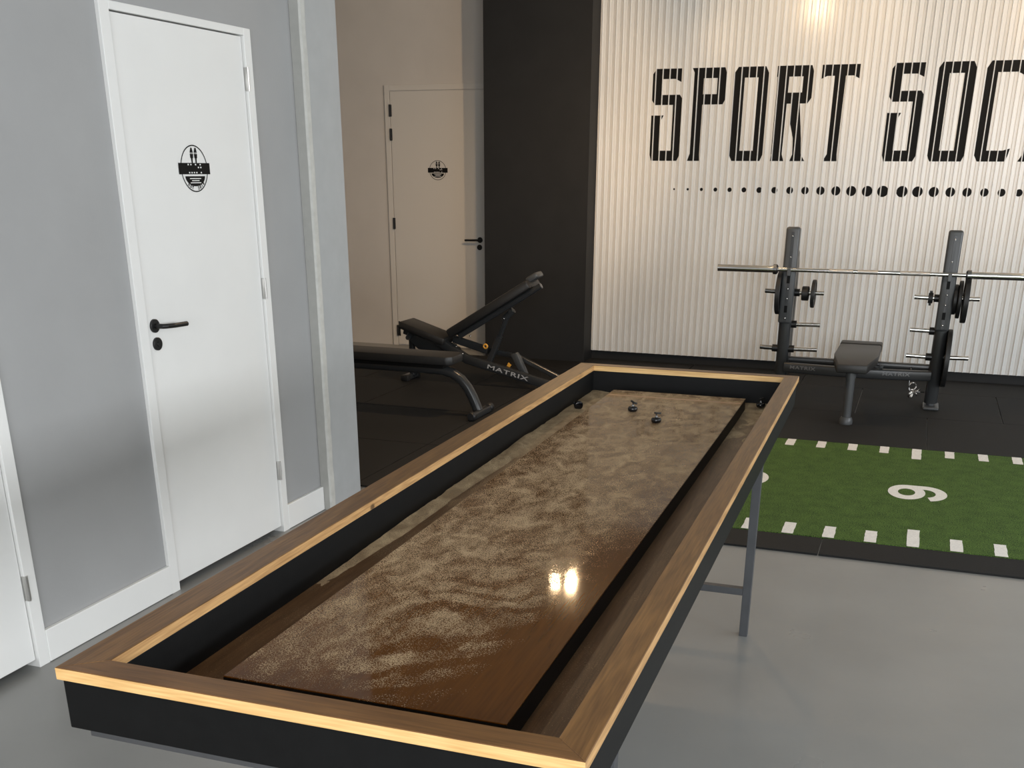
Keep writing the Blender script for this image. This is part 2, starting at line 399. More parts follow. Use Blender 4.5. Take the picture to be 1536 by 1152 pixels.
# corrugated panel ------------------------------------------------------
P0, PITCHR, RH, RW = -2.298, .0597, .012, .0052     # ridge phase, pitch, height, crest width
zb, zt = .083, WT
k0 = math.ceil((LX+.01-P0)/PITCHR); k1 = int((5.0-P0)/PITCHR)
prof = [(LX+.002, BY)]
for k in range(k0, k1):
    c = P0+k*PITCHR
    for dx, h in ((-RW, 0), (-RW*.45, RH), (RW*.45, RH), (RW, 0)): prof.append((c+dx, BY-h))
    m_ = c+PITCHR/2
    for dx, h in ((-.0045, 0), (0, -.004), (.0045, 0)): prof.append((m_+dx, BY-h))
prof.append((4.99, BY))
bm = nb()
lo = [bm.verts.new((x, y, zb)) for x, y in prof]; hi = [bm.verts.new((x, y, zt)) for x, y in prof]
lob = [bm.verts.new((x, y+.0012, zb)) for x, y in prof]
for i in range(len(prof)-1):
    bm.faces.new((lo[i], lo[i+1], hi[i+1], hi[i])); bm.faces.new((lo[i], lob[i], lob[i+1], lo[i+1]))
corr = tag(obj('corrugated_panel', bm, m_panel), 'tall white vertically ribbed metal wall panel', 'wall panel', kind='structure')

# wall lettering: vinyl on the flats between the ribs --------------------
def clip(poly, x0, x1):
    for sgn, xc in ((1, x0), (-1, x1)):
        out = []
        for i in range(len(poly)):
            a, b = poly[i], poly[(i+1) % len(poly)]
            da, db = sgn*(a[0]-xc), sgn*(b[0]-xc)
            if da >= 0: out.append(a)
            if (da > 0 > db) or (da < 0 < db):
                t = da/(da-db); out.append((xc, a[1]+(b[1]-a[1])*t))
        poly = out
        if len(poly) < 3: return []
    return poly
def decal(name, polys, parent):
    bm = nb(); lay = 0
    for poly in polys:
        for k in range(k0-1, k1):
            c = P0+k*PITCHR; q = clip(poly, c+RW*.8, c+PITCHR-RW*.8)
            if len(q) < 3: continue
            y = BY-.0006-lay*.00004
            A = [bm.verts.new((x, y, z)) for x, z in q]
            try: bm.faces.new(A)
            except ValueError: pass
        lay += 1
    return obj(name, bm, m_black, parent)
T_, B_ = 2.428, 1.718
def L_S(x):
    R = lambda pts: [(x+a, b) for a, b in pts]
    return [R([(.028, T_), (.243, T_), (.243, 2.35), (.028, 2.35)]), R([(.19, 2.351), (.243, 2.351), (.243, 2.326)]),
            R([(0, 2.389), (.029, T_), (.082, T_), (.078, 2.153), (.026, 2.153), (0, 2.19)]),
            R([(.03, 2.23), (.235, 2.23), (.256, 2.203), (.256, 2.153), (.03, 2.153)]),
            R([(.182, 2.2), (.256, 2.2), (.256, 1.757), (.236, B_), (.182, B_)]),
            R([(.015, 1.798), (.24, 1.798), (.236, B_), (.014, B_)]),
            R([(0, 2.073), (.076, 2.073), (.076, B_), (.014, B_), (0, 1.765)]), R([(.076, 2.073), (.106, 2.073), (.083, 2.03)])]
def L_P(x):
    R = lambda pts: [(x+a, b) for a, b in pts]
    return [R([(.018, T_), (.098, T_), (.096, 1.77), (.016, 1.77)]), R([(0, T_), (.03, T_), (.022, 2.385)]),
            R([(-.004, B_), (.1, B_), (.096, 1.771), (.014, 1.771)]),
            R([(.02, T_), (.27, T_), (.284, 2.39), (.284, 2.35), (.02, 2.35)]),
            R([(.212, 2.352), (.284, 2.352), (.284, 2.185), (.266, 2.152), (.212, 2.152)]), R([(.09, 2.23), (.27, 2.23), (.266, 2.152), (.09, 2.152)])]
def L_O(x, w=.274):
    R = lambda pts: [(x+a, b) for a, b in pts]
    return [R([(0, 2.388), (.026, T_), (.082, T_), (.082, B_), (.02, B_), (0, 1.76)]),
            R([(w-.082, T_), (w-.026, T_), (w, 2.38), (w, 1.765), (w-.02, B_), (w-.082, B_)]),
            R([(.08, T_), (w-.08, T_), (w-.08, 2.348), (.08, 2.348)]), R([(.08, 1.797), (w-.08, 1.797), (w-.08, B_), (.08, B_)])]
def L_R(x):
    R = lambda pts: [(x+a, b) for a, b in pts]
    return [R([(.006, T_), (.1, T_), (.092, 1.77), (.004, 1.77)]), R([(0, B_), (.11, B_), (.092, 1.771), (.008, 1.771)]),
            R([(0, T_), (.272, T_), (.288, 2.385), (.288, 2.348), (0, 2.348)]),
            R([(.21, 2.35), (.288, 2.35), (.288, 2.19), (.26, 2.15), (.21, 2.15)]), R([(.09, 2.231), (.27, 2.231), (.26, 2.15), (.09, 2.15)]),
            R([(.13, 2.155), (.2, 2.155), (.235, 1.893), (.17, 1.893), (.136, 2.008)]), R([(.17, 1.895), (.235, 1.895), (.246, 1.77), (.178, 1.77)]),
            R([(.16, B_), (.28, B_), (.246, 1.771), (.178, 1.771)])]
def L_T(x):
    R = lambda pts: [(x+a, b) for a, b in pts]
    return [R([(0, T_), (.291, T_), (.291, 2.347), (0, 2.347)]), R([(0, 2.348), (.045, 2.348), (0, 2.326)]), R([(.246, 2.348), (.291, 2.348), (.291, 2.326)]),
            R([(.102, 2.348), (.187, 2.348), (.18, 1.77), (.102, 1.77)]), R([(.074, B_), (.185, B_), (.18, 1.771), (.102, 1.771)])]
def L_C(x):
    R = lambda pts: [(x+a, b) for a, b in pts]
    return [R([(0, 2.378), (.028, T_), (.082, T_), (.082, B_), (.026, B_), (0, 1.762)]), R([(.08, T_), (.28, T_), (.28, 2.348), (.08, 2.348)]),
            R([(.22, 2.349), (.28, 2.349), (.28, 2.32)]), R([(.08, 1.797), (.246, 1.797), (.232, B_), (.08, B_)]), R([(.2, 1.797), (.252, 1.812), (.24, 1.75)])]
def L_I(x):
    R = lambda pts: [(x+a, b) for a, b in pts]
    return [R([(0, B_), (.15, B_), (.115, 1.78), (.035, 1.78)]), R([(.035, 1.779), (.115, 1.779), (.115, 2.38), (.035, 2.38)]), R([(0, T_), (.15, T_), (.115, 2.379), (.035, 2.379)])]
w1 = thing('wall_lettering', 'first word SPORT in tall black stencil capitals on ribbed panel', 'lettering', (0, 0, 0), group='black lettering on the ribbed panel')
for fn, x in ((L_S, -2.322), (L_P, -1.990), (L_O, -1.637), (L_R, -1.297), (L_T, -.945)): decal('letter', fn(x), w1)
w2 = thing('wall_lettering', 'second word beginning SOC in tall black stencil capitals, cut by the right edge', 'lettering', (0, 0, 0), group='black lettering on the ribbed panel')
for fn, x in ((L_S, -.411), (L_O, -.067), (L_C, .279), (L_I, .597)): decal('letter', fn(x), w2)
dr = thing('dotted_line', 'row of black dots under the lettering swelling towards its middle', 'dot row', (0, 0, 0))
DX = [-2.091, -1.972, -1.854, -1.734, -1.613, -1.492, -1.364, -1.238, -1.112, -.987, -.862, -.739, -.617, -.492, -.37, -.222, -.103, .02, .144, .269, .397, .522, .648, .77, .89]
DRR = [.008, .010, .013, .016, .018, .020, .023, .025, .028, .030, .033, .036, .039, .041, .043, .043, .040, .038, .036, .034, .031, .029, .027, .024, .02]
for x, r in zip(DX, DRR): decal('dot', [[(x+r*math.cos(2*PI*i/20), 1.492+r*math.sin(2*PI*i/20)) for i in range(20)]], dr)

# rubber floor tiles and turf -------------------------------------------
bm = nb(); MZ = .010; g = .0028
TX0, TX1 = -1.62, 4.95      # turf run
def tile(x0, x1, y0, y1): add_box(bm, x0+g, x1-g, y0+g, y1-g, .001, MZ, bev=.0012, seg=1)
for r, (y0, y1) in enumerate(((7.095, 8.09), (8.09, 9.09), (9.09, 9.72))):
    x = -6.81 + (.5 if r % 2 else 0)+.0
    while x < 4.9:
        x0, x1 = max(x, -6.88), min(x+1, 4.98)
        if y1 > 9.6 and x0 < LX: tile(x0, min(x1, LX-.0), y0, 9.48)
        if not (y1 > 9.6 and x0 < LX): tile(x0, x1, y0, y1)
        elif x1 > LX: tile(LX, x1, y0, y1)
        x += 1
for x0 in [-6.8+i*.995 for i in range(5)]:
    for y0, y1 in ((5.1, 6.1), (6.1, 7.09)):
        if x0+.995 < TX0+.2: tile(x0, x0+.995, y0, y1)
tile(-1.83, TX0, 5.075, 7.09)
x = -2.26-.15
for i in range(9):
    x0 = -2.26+i-.01
    if i == 0: x0 = -2.60
    tile(x0, -1.26+i-.01, 4.824, 5.07)
struct('floor_mat', bm, m_rubber, 'black rubber tile flooring under the gym equipment', 'rubber flooring')
bm = nb(); add_box(bm, TX0+.002, TX1, 5.075, 7.085, .001, .012)
NT, ST = .195, .0
def mark(x, y0, y1, w=.056):
    # slightly ragged white block
    n = 6; L_ = []; R_ = []
    for i in range(n+1):
        t = i/n; L_.append((x-w/2+random.uniform(-.0015, .0015), y0+(y1-y0)*t)); R_.append((x+w/2+random.uniform(-.0015, .0015), y0+(y1-y0)*t))
    vs = [bm.verts.new((a, b, .0128)) for a, b in L_+R_[::-1]]
    bm.faces.new(vs).material_index = 1
for i in range(-8, 24):
    x = .140+i*.1935
    if x < TX0+.05 or x > TX1-.05: continue
    ln = i % 5 == 0
    mark(x, 5.077, 5.077+(.27 if ln else .18)); mark(x-.008, 7.083-(.27 if ln else .175), 7.083)
def ring_band(cx, cy, rx0, ry0, rx1, ry1, a0, a1, n=28):
    A = []; B = []
    for i in range(n+1):
        a = math.radians(a0+(a1-a0)*i/n)
        A.append(bm.verts.new((cx+rx0*math.cos(a), cy+ry0*math.sin(a), .0130))); B.append(bm.verts.new((cx+rx1*math.cos(a), cy+ry1*math.sin(a), .0130)))
    for i in range(n): bm.faces.new((A[i], A[i+1], B[i+1], B[i])).material_index = 1
def nine(cx, cy):
    # a 9 lying on its side, top pointing to -x
    ring_band(cx-.055, cy+.0, .098, .148, .045, .070, 0, 360)
    ox = cx+.040; h_ = .013
    pts = [(cx-.055, cy+.148), (cx-.055, cy+.075), (ox+.005, cy+.078), (ox+.005, cy+.150)]
    bm.faces.new([bm.verts.new((px, py, .01305)) for px, py in pts]).material_index = 1
    A = []; B = []
    for i in range(25):
        a = math.radians(90-165*i/24)
        A.append(bm.verts.new((ox+.115*math.cos(a), cy+.150*math.sin(a), .0131)))
        B.append(bm.verts.new((ox+.056*math.cos(a), cy+.078*math.sin(a), .0131)))
    for i in range(24): bm.faces.new((A[i], A[i+1], B[i+1], B[i])).material_index = 1
def eight(cx, cy):
    ring_band(cx-.068, cy, .085, .128, .034, .062, 0, 360); ring_band(cx+.068, cy, .090, .150, .036, .078, 0, 360)
nine(.147, 6.037); eight(-.815, 6.037)
tag(obj('turf_strip', bm, [m_turf, m_mark]), 'green artificial turf lane with white yard marks and numbers', 'turf')

# ------------------------------------------------------------------ doors
def emblem(parent, c, r, plane, sgn=1, full=True):
    """round restroom emblem; plane x: faces +x (horizontal coordinate y), plane y: faces -y (horizontal coordinate x)"""
    def P(u, v, l=0):
        return (c[0]+.0012+l*.0003, c[1]+u*r, c[2]+v*r) if plane == 'x' else (c[0]+u*r, c[1]-.0012-l*.0003, c[2]+v*r)
    bm = nb()
    def poly(pts, mi=0, l=0):
        bm.faces.new([bm.verts.new(P(u, v, l)) for u, v in pts]).material_index = mi
    n = 48
    for i in range(n):
        a, b = 2*PI*i/n, 2*PI*(i+1)/n
        poly([(math.cos(a), math.sin(a)), (math.cos(b), math.sin(b)), (.95*math.cos(b), .95*math.sin(b)), (.95*math.cos(a), .95*math.sin(a))])
    poly([(-1.17, .24), (1.17, .24), (1.17, -.24), (-1.17, -.24)], 0, 1)
    # bowl
    pts = [(-.74, -.32), (.74, -.32)]+[(.74*math.cos(math.radians(a)), -.32+.43*math.sin(math.radians(a))) for a in range(-8, -180, -12)]
    poly(pts, 0, 1)
    for v, w in ((-.42, .42), (-.51, .28), (-.60, .40)): poly([(-w, v+.018), (w, v+.018), (w, v-.018), (-w, v-.018)], 1, 2)
    # white specks of print on the band
    for u, v in ((-.45, .17), (-.25, .17), (.1, .17), (.45, .17), (.3, .05), (.48, .05), (-.4, -.17), (-.22, -.17), (-.04, -.17), (.14, -.17), (.48, -.17)):
        poly([(u-.045, v-.03), (u+.045, v-.03), (u+.045, v+.03), (u-.045, v+.03)], 1, 2)
    # two standing figures
    for u in (-.12, .18):
        poly([(u-.03, .88), (u+.05, .88), (u+.12, .68), (u-.12, .68)]); poly([(u-.12, .62), (u+.12, .62), (u+.10, .44), (u-.10, .44)])
        poly([(u-.06, .45), (u+.06, .45), (u+.045, .24), (u-.045, .24)]); poly([(u-.10, .665), (u+.10, .665), (u+.1, .635), (u-.1, .635)], 0)
    o = obj('emblem', bm, [m_black, m_white], parent); o['label'] = 'round black emblem with a band and two figures'
    if full:
        for ch, a in zip('EST  2018', range(-128, -44, 10)):
            if ch == ' ': continue
            ar = math.radians(a)
            pos = Vector(P(.85*math.cos(ar), .85*math.sin(ar), 2))
            if plane == 'x': base = Matrix(((0, 0, 1, 0), (1, 0, 0, 0), (0, 1, 0, 0), (0, 0, 0, 1)))
            else: base = Matrix(((1, 0, 0, 0), (0, 0, -1, 0), (0, 1, 0, 0), (0, 0, 0, 1)))
            t = text_mesh(ch, r*.19, Matrix.Translation(pos) @ base @ Matrix.Rotation(ar+PI/2, 4, 'Z'), off=.0006)
            me = bpy.data.meshes.new('t'); t.to_mesh(me); t.free()
            b2 = bmesh.new(); b2.from_mesh(o.data); b2.from_mesh(me); b2.to_mesh(o.data); b2.free(); bpy.data.meshes.remove(me)
    return o

# door_2: the near door in the left wall
def left_door(name, ya, yb, top, label, with_handle):
    d = thing(name, label, 'door', (0, 0, 0), kind='structure')
    fwid = .055
    bm = nb()
    add_box(bm, AX-.11, AX+.016, ya, ya+.052, 0, top, bev=.002)
    add_box(bm, AX-.11, AX+.016, yb-.050, yb, 0, top, bev=.002)
    add_box(bm, AX-.11, AX+.016, ya+.052, yb-.050, top-.028, top, bev=.002)
    # rebate step
    add_box(bm, AX-.11, AX-.030, ya+.0521, ya+.066, 0, top-.029)
    obj('door_frame', bm, m_white, d)
    bm = nb(); add_box(bm, AX-.036, AX+.004, ya+.0555, yb-.0535, .030, top-.032, bev=.0025)
    slab = obj('door_slab', bm, m_white, d)
    return d, slab
door2, slab2 = left_door('door_2', 3.385, 4.309, 2.182, 'white flush door with round emblem and black lever handle', True)
door1, slab1 = left_door('door_1', 1.72, 2.681, 2.182, 'white door cut off by the left edge of the photo', False)
def hinge(y, z, parent, x=AX):
    bm = nb()
    add_box(bm, x+.004, x+.0175, y-.006, y+.012, z-.045, z+.045, bev=.0015)
    add_tube(bm, [(x+.019, y, z-.045), (x+.019, y, z+.045)], .0055, 10)
    add_tube(bm, [(x+.019, y, z-.002), (x+.019, y, z+.002)], .0065, 10)
    obj('hinge', bm, m_hinge, parent, autos=True)
for z in (1.991, 1.147, .307): hinge(4.262, z, door2)
for z in (.300, 1.15, 1.99): hinge(2.634, z, door1)
bm = nb(); add_box(bm, AX-.11, AX-.05, 3.44, 4.255, .0005, .03); obj('threshold_shade', bm, m_gap, door2)  # near-black block painting the shade in the gap under the door
def lever(parent, p, plane, dirn, key):
    x, y, z = p
    ax = 0 if plane == 'x' else 1; s = 1 if plane == 'x' else -1
    bm = nb()
    add_lathe(bm, [(0, 0), (.026, 0), (.026, s*.007), (.024, s*.009), (0, s*.009)], (x, y, z), ax, 28)
    if plane == 'x': pts = [(x+.008, y, z), (x+.042, y, z), (x+.052, y+dirn*.012, z), (x+.052, y+dirn*.06, z-.003), (x+.052, y+dirn*.135, z-.005)]
    else: pts = [(x, y-.008, z), (x, y-.042, z), (x+dirn*.012, y-.052, z), (x+dirn*.06, y-.052, z-.001), (x+dirn*.135, y-.052, z-.002)]
    add_tube(bm, pts, .0095, 14)
    obj('handle', bm, m_blk, parent, autos=True)['label'] = 'black lever handle'
    bm = nb()
    kx, ky, kz = key
    add_lathe(bm, [(0, 0), (.025, 0), (.025, s*.007), (.023, s*.009), (.010, s*.009), (.009, s*.012), (0, s*.012)], (kx, ky, kz), ax, 28)
    obj('lock_rosette', bm, m_blk, parent, autos=True)['label'] = 'black lock rosette'
lever(door2, (AX+.004, 3.487, 1.079), 'x', 1, (AX+.004, 3.491, 1.010))
emblem(door2, (AX+.004, 3.847, 1.644), .087, 'x')
# door_3: in the far white wall
d3 = thing('door_3', 'off-white door with small round emblem and black hinges in far wall', 'door', (0, 0, 0), kind='structure')
bm = nb(); fx0, fx1, ft = -4.893, -3.83, 2.36
add_box(bm, fx0, fx0+.052, FY-.014, FY-.0005, 0, ft, bev=.002); add_box(bm, fx0+.052, fx1+.02, FY-.014, FY-.0005, ft-.048, ft, bev=.002)
obj('door_frame', bm, m_warmwall if False else m_white, d3)
m_fardoor = mat('off_white_door_paint', (.66, .63, .58), .4)
d3.children[0].data.materials[0] = m_fardoor
bm = nb(); add_box(bm, fx0+.058, fx1+.02, FY-.012, FY-.0006, .01, ft-.054, bev=.002); obj('door_slab', bm, m_fardoor, d3)
for z in (2.145, 1.940, 1.154, .145):
    bm = nb(); add_tube(bm, [(fx0+.057, FY-.020, z-.052), (fx0+.057, FY-.020, z+.052)], .009, 10)
    add_box(bm, fx0+.045, fx0+.07, FY-.018, FY-.012, z-.05, z+.05); obj('hinge', bm, m_blk, d3, autos=True)['label'] = 'black hinge'
lever(d3, (-3.945, FY-.012, 1.023), 'y', -1, (-3.95, FY-.012, .957))
emblem(d3, (-4.366, FY-.012, 1.632), .086, 'y', full=False)

# ------------------------------------------------------------------ shuffleboard table
TZ, TW, TL = .915, .872, 3.051
tb = thing('shuffleboard_table', 'long sand-strewn shuffleboard table with wooden rails and black sides', 'game table', (-1.2053, 1.1805, 0), .01631)
iL, iR, iN, iF = .066, .053, .052, .046       # rail widths
RT = .021
def rail(pts, edge_m, top_m, sawn):
    bm = nb()
    A = [bm.verts.new((x, y, TZ-RT)) for x, y in pts]; B = [bm.verts.new((x, y, TZ)) for x, y in pts]
    bm.faces.new(A[::-1]); bm.faces.new(B)
    for i in range(4): bm.faces.new((A[i], A[(i+1) % 4], B[(i+1) % 4], B[i])).material_index = 1
    fs = list(bm.faces)
    bmesh.ops.bevel(bm, geom=[e for e in bm.edges if all(abs(v.co.z-TZ) < 1e-5 for v in e.verts)], offset=.0012, segments=1, affect='EDGES')
    obj('rail', bm, [top_m, edge_m], tb)
a, b, c, d = (0, 0), (TW, 0), (TW, TL), (0, TL)
ai, bi, ci, di = (iL, iN), (TW-iR, iN), (TW-iR, TL-iF), (iL, TL-iF)
e_ = .0004
rail([a, b, bi, ai], m_edge_x, m_rail_x, 1); rail([(b[0], b[1]), c, ci, bi], m_edge_y, m_rail_y, 1)
rail([c, d, di, ci], m_edge_x, m_rail_x, 1); rail([d, a, ai, di], m_edge_y, m_rail_y, 1)
zA0, zA1, ov = .805, TZ-RT, .006
for nm, bx in (('apron', (ov, TW-ov, ov, iN-.001)), ('apron', (ov, TW-ov, TL-iF+.001, TL-ov)), ('apron', (ov, iL-.001, iN-.001, TL-iF+.001)), ('apron', (TW-iR+.001, TW-ov, iN-.001, TL-iF+.001))):
    bm = nb(); add_box(bm, *bx, zA0, zA1, bev=.002); obj(nm, bm, m_apron, tb)['label'] = 'black side panel'
bm = nb(); add_box(bm, iL-.0008, TW-iR+.0008, iN-.0008, TL-iF+.0008, .7995, .8075); obj('gutter_floor', bm, m_gutter, tb)['label'] = 'dark wood gutter floor with drifted sand'
bm = nb(); add_box(bm, .026, TW-.026, .026, TL-.026, .783, .7995); obj('base_panel', bm, m_steel, tb)
bx0, bx1, by0, by1, bz = .190, .700, .170, 2.852, .853
bm = nb()
add_box(bm, bx0, bx1, by0, by1, .8075, bz-.003, mi=1)
add_box(bm, bx0, bx1, by0, by1, bz-.003, bz, bev=.0012, mi=0)
bd = obj('playing_board', bm, [m_board, m_apron], tb); bd['label'] = 'glossy brown board dusted with sand'
m_inlay = mat('pale_wood_inlay', (.34, .18, .09), .35, noise_amt=.2, nscale=40)
bm = nb(); add_box(bm, bx0+.004, bx1-.004, 2.745, 2.762, bz, bz+.0004); obj('inlay_strip', bm, m_inlay, tb)['label'] = 'paler wood line across the far end'
# legs: two welded frames
for yy in (.45, 2.604):
    for xx in (.062, .781):
        bm = nb(); add_box(bm, xx, xx+.031, yy-.015, yy+.015, 0, .783, bev=.0015); obj('leg', bm, m_steel, tb)['label'] = 'square grey steel leg'
    bm = nb(); add_box(bm, .093, .781, yy-.015, yy+.015, .165, .192, bev=.0015); obj('crossbar', bm, m_steel, tb)
def tpt(x, y, z):
    cc, ss = math.cos(.01631), math.sin(.01631)
    return (-1.2053+x*cc-y*ss, 1.1805+x*ss+y*cc, z)
# loose sand lying in the gutters
def drift(name, x0, x1, y0, y1, hfun, label, nx=14, ny=120):
    bm = nb(); G = []
    for j in range(ny+1):
        row = []
        for i in range(nx+1):
            x = x0+(x1-x0)*i/nx; y = y0+(y1-y0)*j/ny
            row.append(bm.verts.new((x, y, .8079+max(-.0015, hfun(i/nx, j/ny, x, y)))))
        G.append(row)
    for j in range(ny):
        for i in range(nx):
            bm.faces.new((G[j][i], G[j][i+1], G[j+1][i+1], G[j+1][i])).smooth = True
    o = obj(name, bm, m_sand, None)
    o.location = (-1.2053, 1.1805, 0); o.rotation_euler = (0, 0, .01631)
    tag(o, label, 'sand', kind='stuff')
def hl(u, t, x, y):
    n = noise.noise(Vector((x*30, y*9, 0))); n2 = noise.noise(Vector((x*90, y*50, 4)))
    w = .26+.22*noise.noise(Vector((0, y*3.1, 7)))+.25*t
    if y > 1.9: w = .75
    prof_ = max(0, 1-(u/w)**2) if u < w else 0
    base = .010*min(1, t*4)*prof_*(1+.6*n)+.0012*n2*prof_
    trough = .012*max(0, math.sin((x*55+y*5)+2.2*noise.noise(Vector((x*4, y*3, 1)))))*(1 if y > 1.8 else .2)*max(0, min(1, (2.75-y)*3))
    return base+trough*.55*prof_-.0016+(.0006*n2)
drift('sand_drift', iL+.001, bx0-.001, .70, TL-iF-.002, hl, 'ridges of loose sand in the left gutter of the table')
def hr(u, t, x, y):
    n = noise.noise(Vector((x*22, y*10, 3))); n2 = noise.noise(Vector((x*70, y*60, 8)))
    return (.005*n+.0012*n2+.004*t)*min(1, t*3)*(1 if t < .97 else .4)-.001*(1-t)-.0012
drift('sand_drift', bx1+.001, TW-iR-.001, 2.05, TL-iF-.002, hr, 'thin sand drift in the right gutter at the far end')

# table curling stones
def stone(x, y, z, rz, label, tilt=0):
    t = thing('curling_stone', label, 'game stone', tpt(x, y, z), rz, 'miniature stones on the game table')
    bm = nb(); r = .0172
    add_lathe(bm, [(0, 0), (r*.72, 0), (r*.93, .0025), (r, .007), (r, .0105), (r*.93, .0150), (r*.68, .0175), (0, .018)], (0, 0, 0), 2, 28)
    obj('stone_body', bm, m_stone, t, smooth=True)
    bm = nb()
    add_lathe(bm, [(0, .0178), (.0062, .0178), (.0055, .0215), (.0025, .0235), (.0024, .0315), (0, .0315)], (0, 0, 0), 2, 14)
    obj('handle_post', bm, m_chromed, t, smooth=True)
    bm = nb(); add_tube(bm, [(-.0075, 0, .0335+tilt*.6), (-.002, 0, .0325+tilt*.2), (.006, 0, .0322-tilt*.2), (.0155, 0, .0328-tilt*.6)], 1, 10, prof=(.0032, .0048, 3))
    obj('handle_grip', bm, m_blk, t, smooth=True)
    return t
stone(.352, 2.485, bz, -.35, 'left one of the two black stones standing on the board', .006)
stone(.469, 2.335, bz, .05, 'right one of the two black stones standing on the board')
s3 = stone(.113, 2.63, .8265, 2.6, 'black stone lying on its side in the left gutter')
s3.rotation_euler = (math.radians(82), 0, math.radians(-150))
s4 = stone(.752, 2.905, .8135, 1.2, 'stone with gleaming handle in the far right gutter corner')

# ------------------------------------------------------------------ bench press rack
RY = 8.40
rk = thing('bench_press_rack', 'charcoal flat bench press rack holding a chrome barbell', 'weight rack', (0, 0, 0))
XL, XR = -.902, .203
for X in (XL, XR):
    s = 1 if X > 0 else -1
    bm = nb()
    path = [(X, RY+.075, .055), (X, RY+.055, .30), (X, RY+.02, .62), (X, RY+.03, 1.10), (X, RY+.03, 1.255)]
    add_tube(bm, path, 1, 24, prof=(.055, .047, 2.8), flat=(0, 1, 0))
    up_o = obj('upright', bm, m_gym, rk, autos=True)
    bm = nb()   # front cover with rack slots
    add_box(bm, X-.050, X+.048, RY-.052, RY+.004, .585, 1.268, bev=.016, seg=3)
    cv = obj('upright_cover', bm, m_gymlt, rk, autos=True); cv['label'] = 'grooved front cover of upright'
    bm = nb()   # inner groove strips, bolts
    add_box(bm, X-.010, X+.012, RY-.0535, RY-.050, .60, 1.235, bev=.001)
    obj('cover_strip', bm, m_gym, cv)
    for z in (1.205, 1.06, .835, .765, .625):
        bm = nb(); add_lathe(bm, [(0, 0), (.0065, 0), (.006, -.004), (0, -.0055)], (X+.0, RY-.053, z), 1, 12)
        obj('bolt', bm, m_chrome, cv, smooth=True)
    for z0, z1 in ((.875, .935), (.665, .715)):
        bm = nb(); add_box(bm, X-.012, X+.010, RY-.0542, RY-.0530, z0, z1, bev=.0004)
        obj('slot', bm, m_black, cv)
    bm = nb()   # cradle hook for the bar
    add_box(bm, X-.013, X+.013, RY-.085, RY-.050, .930, .9575 + (.0015 if X > 0 else -.0005), bev=.003); add_box(bm, X-.013, X+.013, RY-.096, RY-.0845, .930, .985, bev=.004)
    obj('bar_hook', bm, m_gymlt, rk)
    bm = nb()   # rear brace member
    add_tube(bm, [(X, RY+.20, .06), (X, RY+.20, .30), (X, RY+.19, .80), (X, RY+.17, .98), (X, RY+.10, 1.06)], 1, 20, prof=(.075, .045, 3), flat=(0, 1, 0))
    obj('rear_brace', bm, m_gym, rk, autos=True)
    bm = nb()
    add_tube(bm, [(X, RY+.075, .025), (X, RY+.075, .085)], .031, 20); obj('foot_tube', bm, m_gymlt, rk, autos=True)
    bm = nb(); add_box(bm, X-.052, X+.062, RY-.03, RY+.19, MZ, .034, bev=.0115, seg=3); obj('foot', bm, m_gymlt, rk, autos=True)
# storage pegs
PEGS = [(XL, -1, .805, .170), (XL, 1, .803, .256), (XL, 1, .573, .253), (XL, 1, .390, .250), (XL, -1, .390, .172),
        (XR, -1, .803, .213), (XR, -1, .573, .212), (XR, -1, .388, .215), (XR, 1, .805, .220), (XR, 1, .390, .208)]
for X, s, z, ln in PEGS:
    bm = nb(); add_tube(bm, [(X+s*.035, RY+.03, z), (X+s*ln, RY+.03, z+.004)], .0165, 18); add_tube(bm, [(X+s*(ln-.006), RY+.03, z+.004), (X+s*(ln+.002), RY+.03, z+.004)], .0172, 18)
    pg = obj('storage_peg', bm, m_chrome if s*X < 0 or X > 0 else m_chromed, rk, autos=True); pg['label'] = 'metal plate storage peg'
    bm = nb(); add_tube(bm, [(X+s*.03, RY+.03, z), (X+s*.082, RY+.03, z+.001)], .027, 18); obj('peg_collar', bm, m_blk, pg, autos=True)
# crossbeam, gently bowed, and the bench
bm = nb()
n = 16
pts = [(XL+.03+(XR-XL-.06)*i/n, RY-.03-.055*math.sin(PI*i/n), .262) for i in range(n+1)]
add_tube(bm, pts, 1, 20, prof=(.037, .026, 5), flat=(0, 0, 1)); bmr = obj('crossbeam', bm, m_gym, rk, autos=True)
bm = nb(); add_tube(bm, [(XL, RY+.13, .292), (XR, RY+.13, .292)], 1, 16, prof=(.028, .028, 5), flat=(0, 0, 1)); obj('rear_crossbeam', bm, m_gym, rk, autos=True)
Mt = Matrix(((1, 0, 0, 0), (0, 0, -1, 0), (0, 1, 0, 0), (0, 0, 0, 1)))
for xx in (-.735, -.065):
    u = (xx-XL-.03)/(XR-XL-.06); yy = RY-.03-.055*math.sin(PI*u)-.0275
    dy = -.055*PI*math.cos(PI*u)/(XR-XL-.06)
    t = text_mesh('MATRIX', .034, Matrix.Translation((xx, yy, .268)) @ Matrix.Rotation(math.atan(dy), 4, 'Z') @ Mt, 1.45, .0006, .0006)
    obj('logo', t, m_logodim, bmr)['label'] = 'grey MATRIX lettering'
bm = nb()
def padpoly(w0, w1, y0, y1):
    return [(-.348-w0/2, y0), (-.348+w0/2, y0), (-.348+w1*.5, y0+(y1-y0)*.45), (-.348+w1/2, y1), (-.348-w1/2, y1), (-.348-w1*.5, y0+(y1-y0)*.45)]
add_prism(bm, padpoly(.205, .305, 7.64, 8.625), 2, .365, .425, bev=.014); pad = obj('bench_pad', bm, m_vinyl, rk, autos=True); pad['label'] = 'black padded bench top'
bm = nb(); add_box(bm, -.502, -.194, 8.637, 8.80, .362, .428, bev=.014, seg=3); obj('head_pad', bm, m_vinyl, rk, autos=True)
bm = nb(); add_box(bm, -.375, -.321, 7.70, 8.55, .315, .366, bev=.006); obj('bench_beam', bm, m_gym, rk, autos=True)
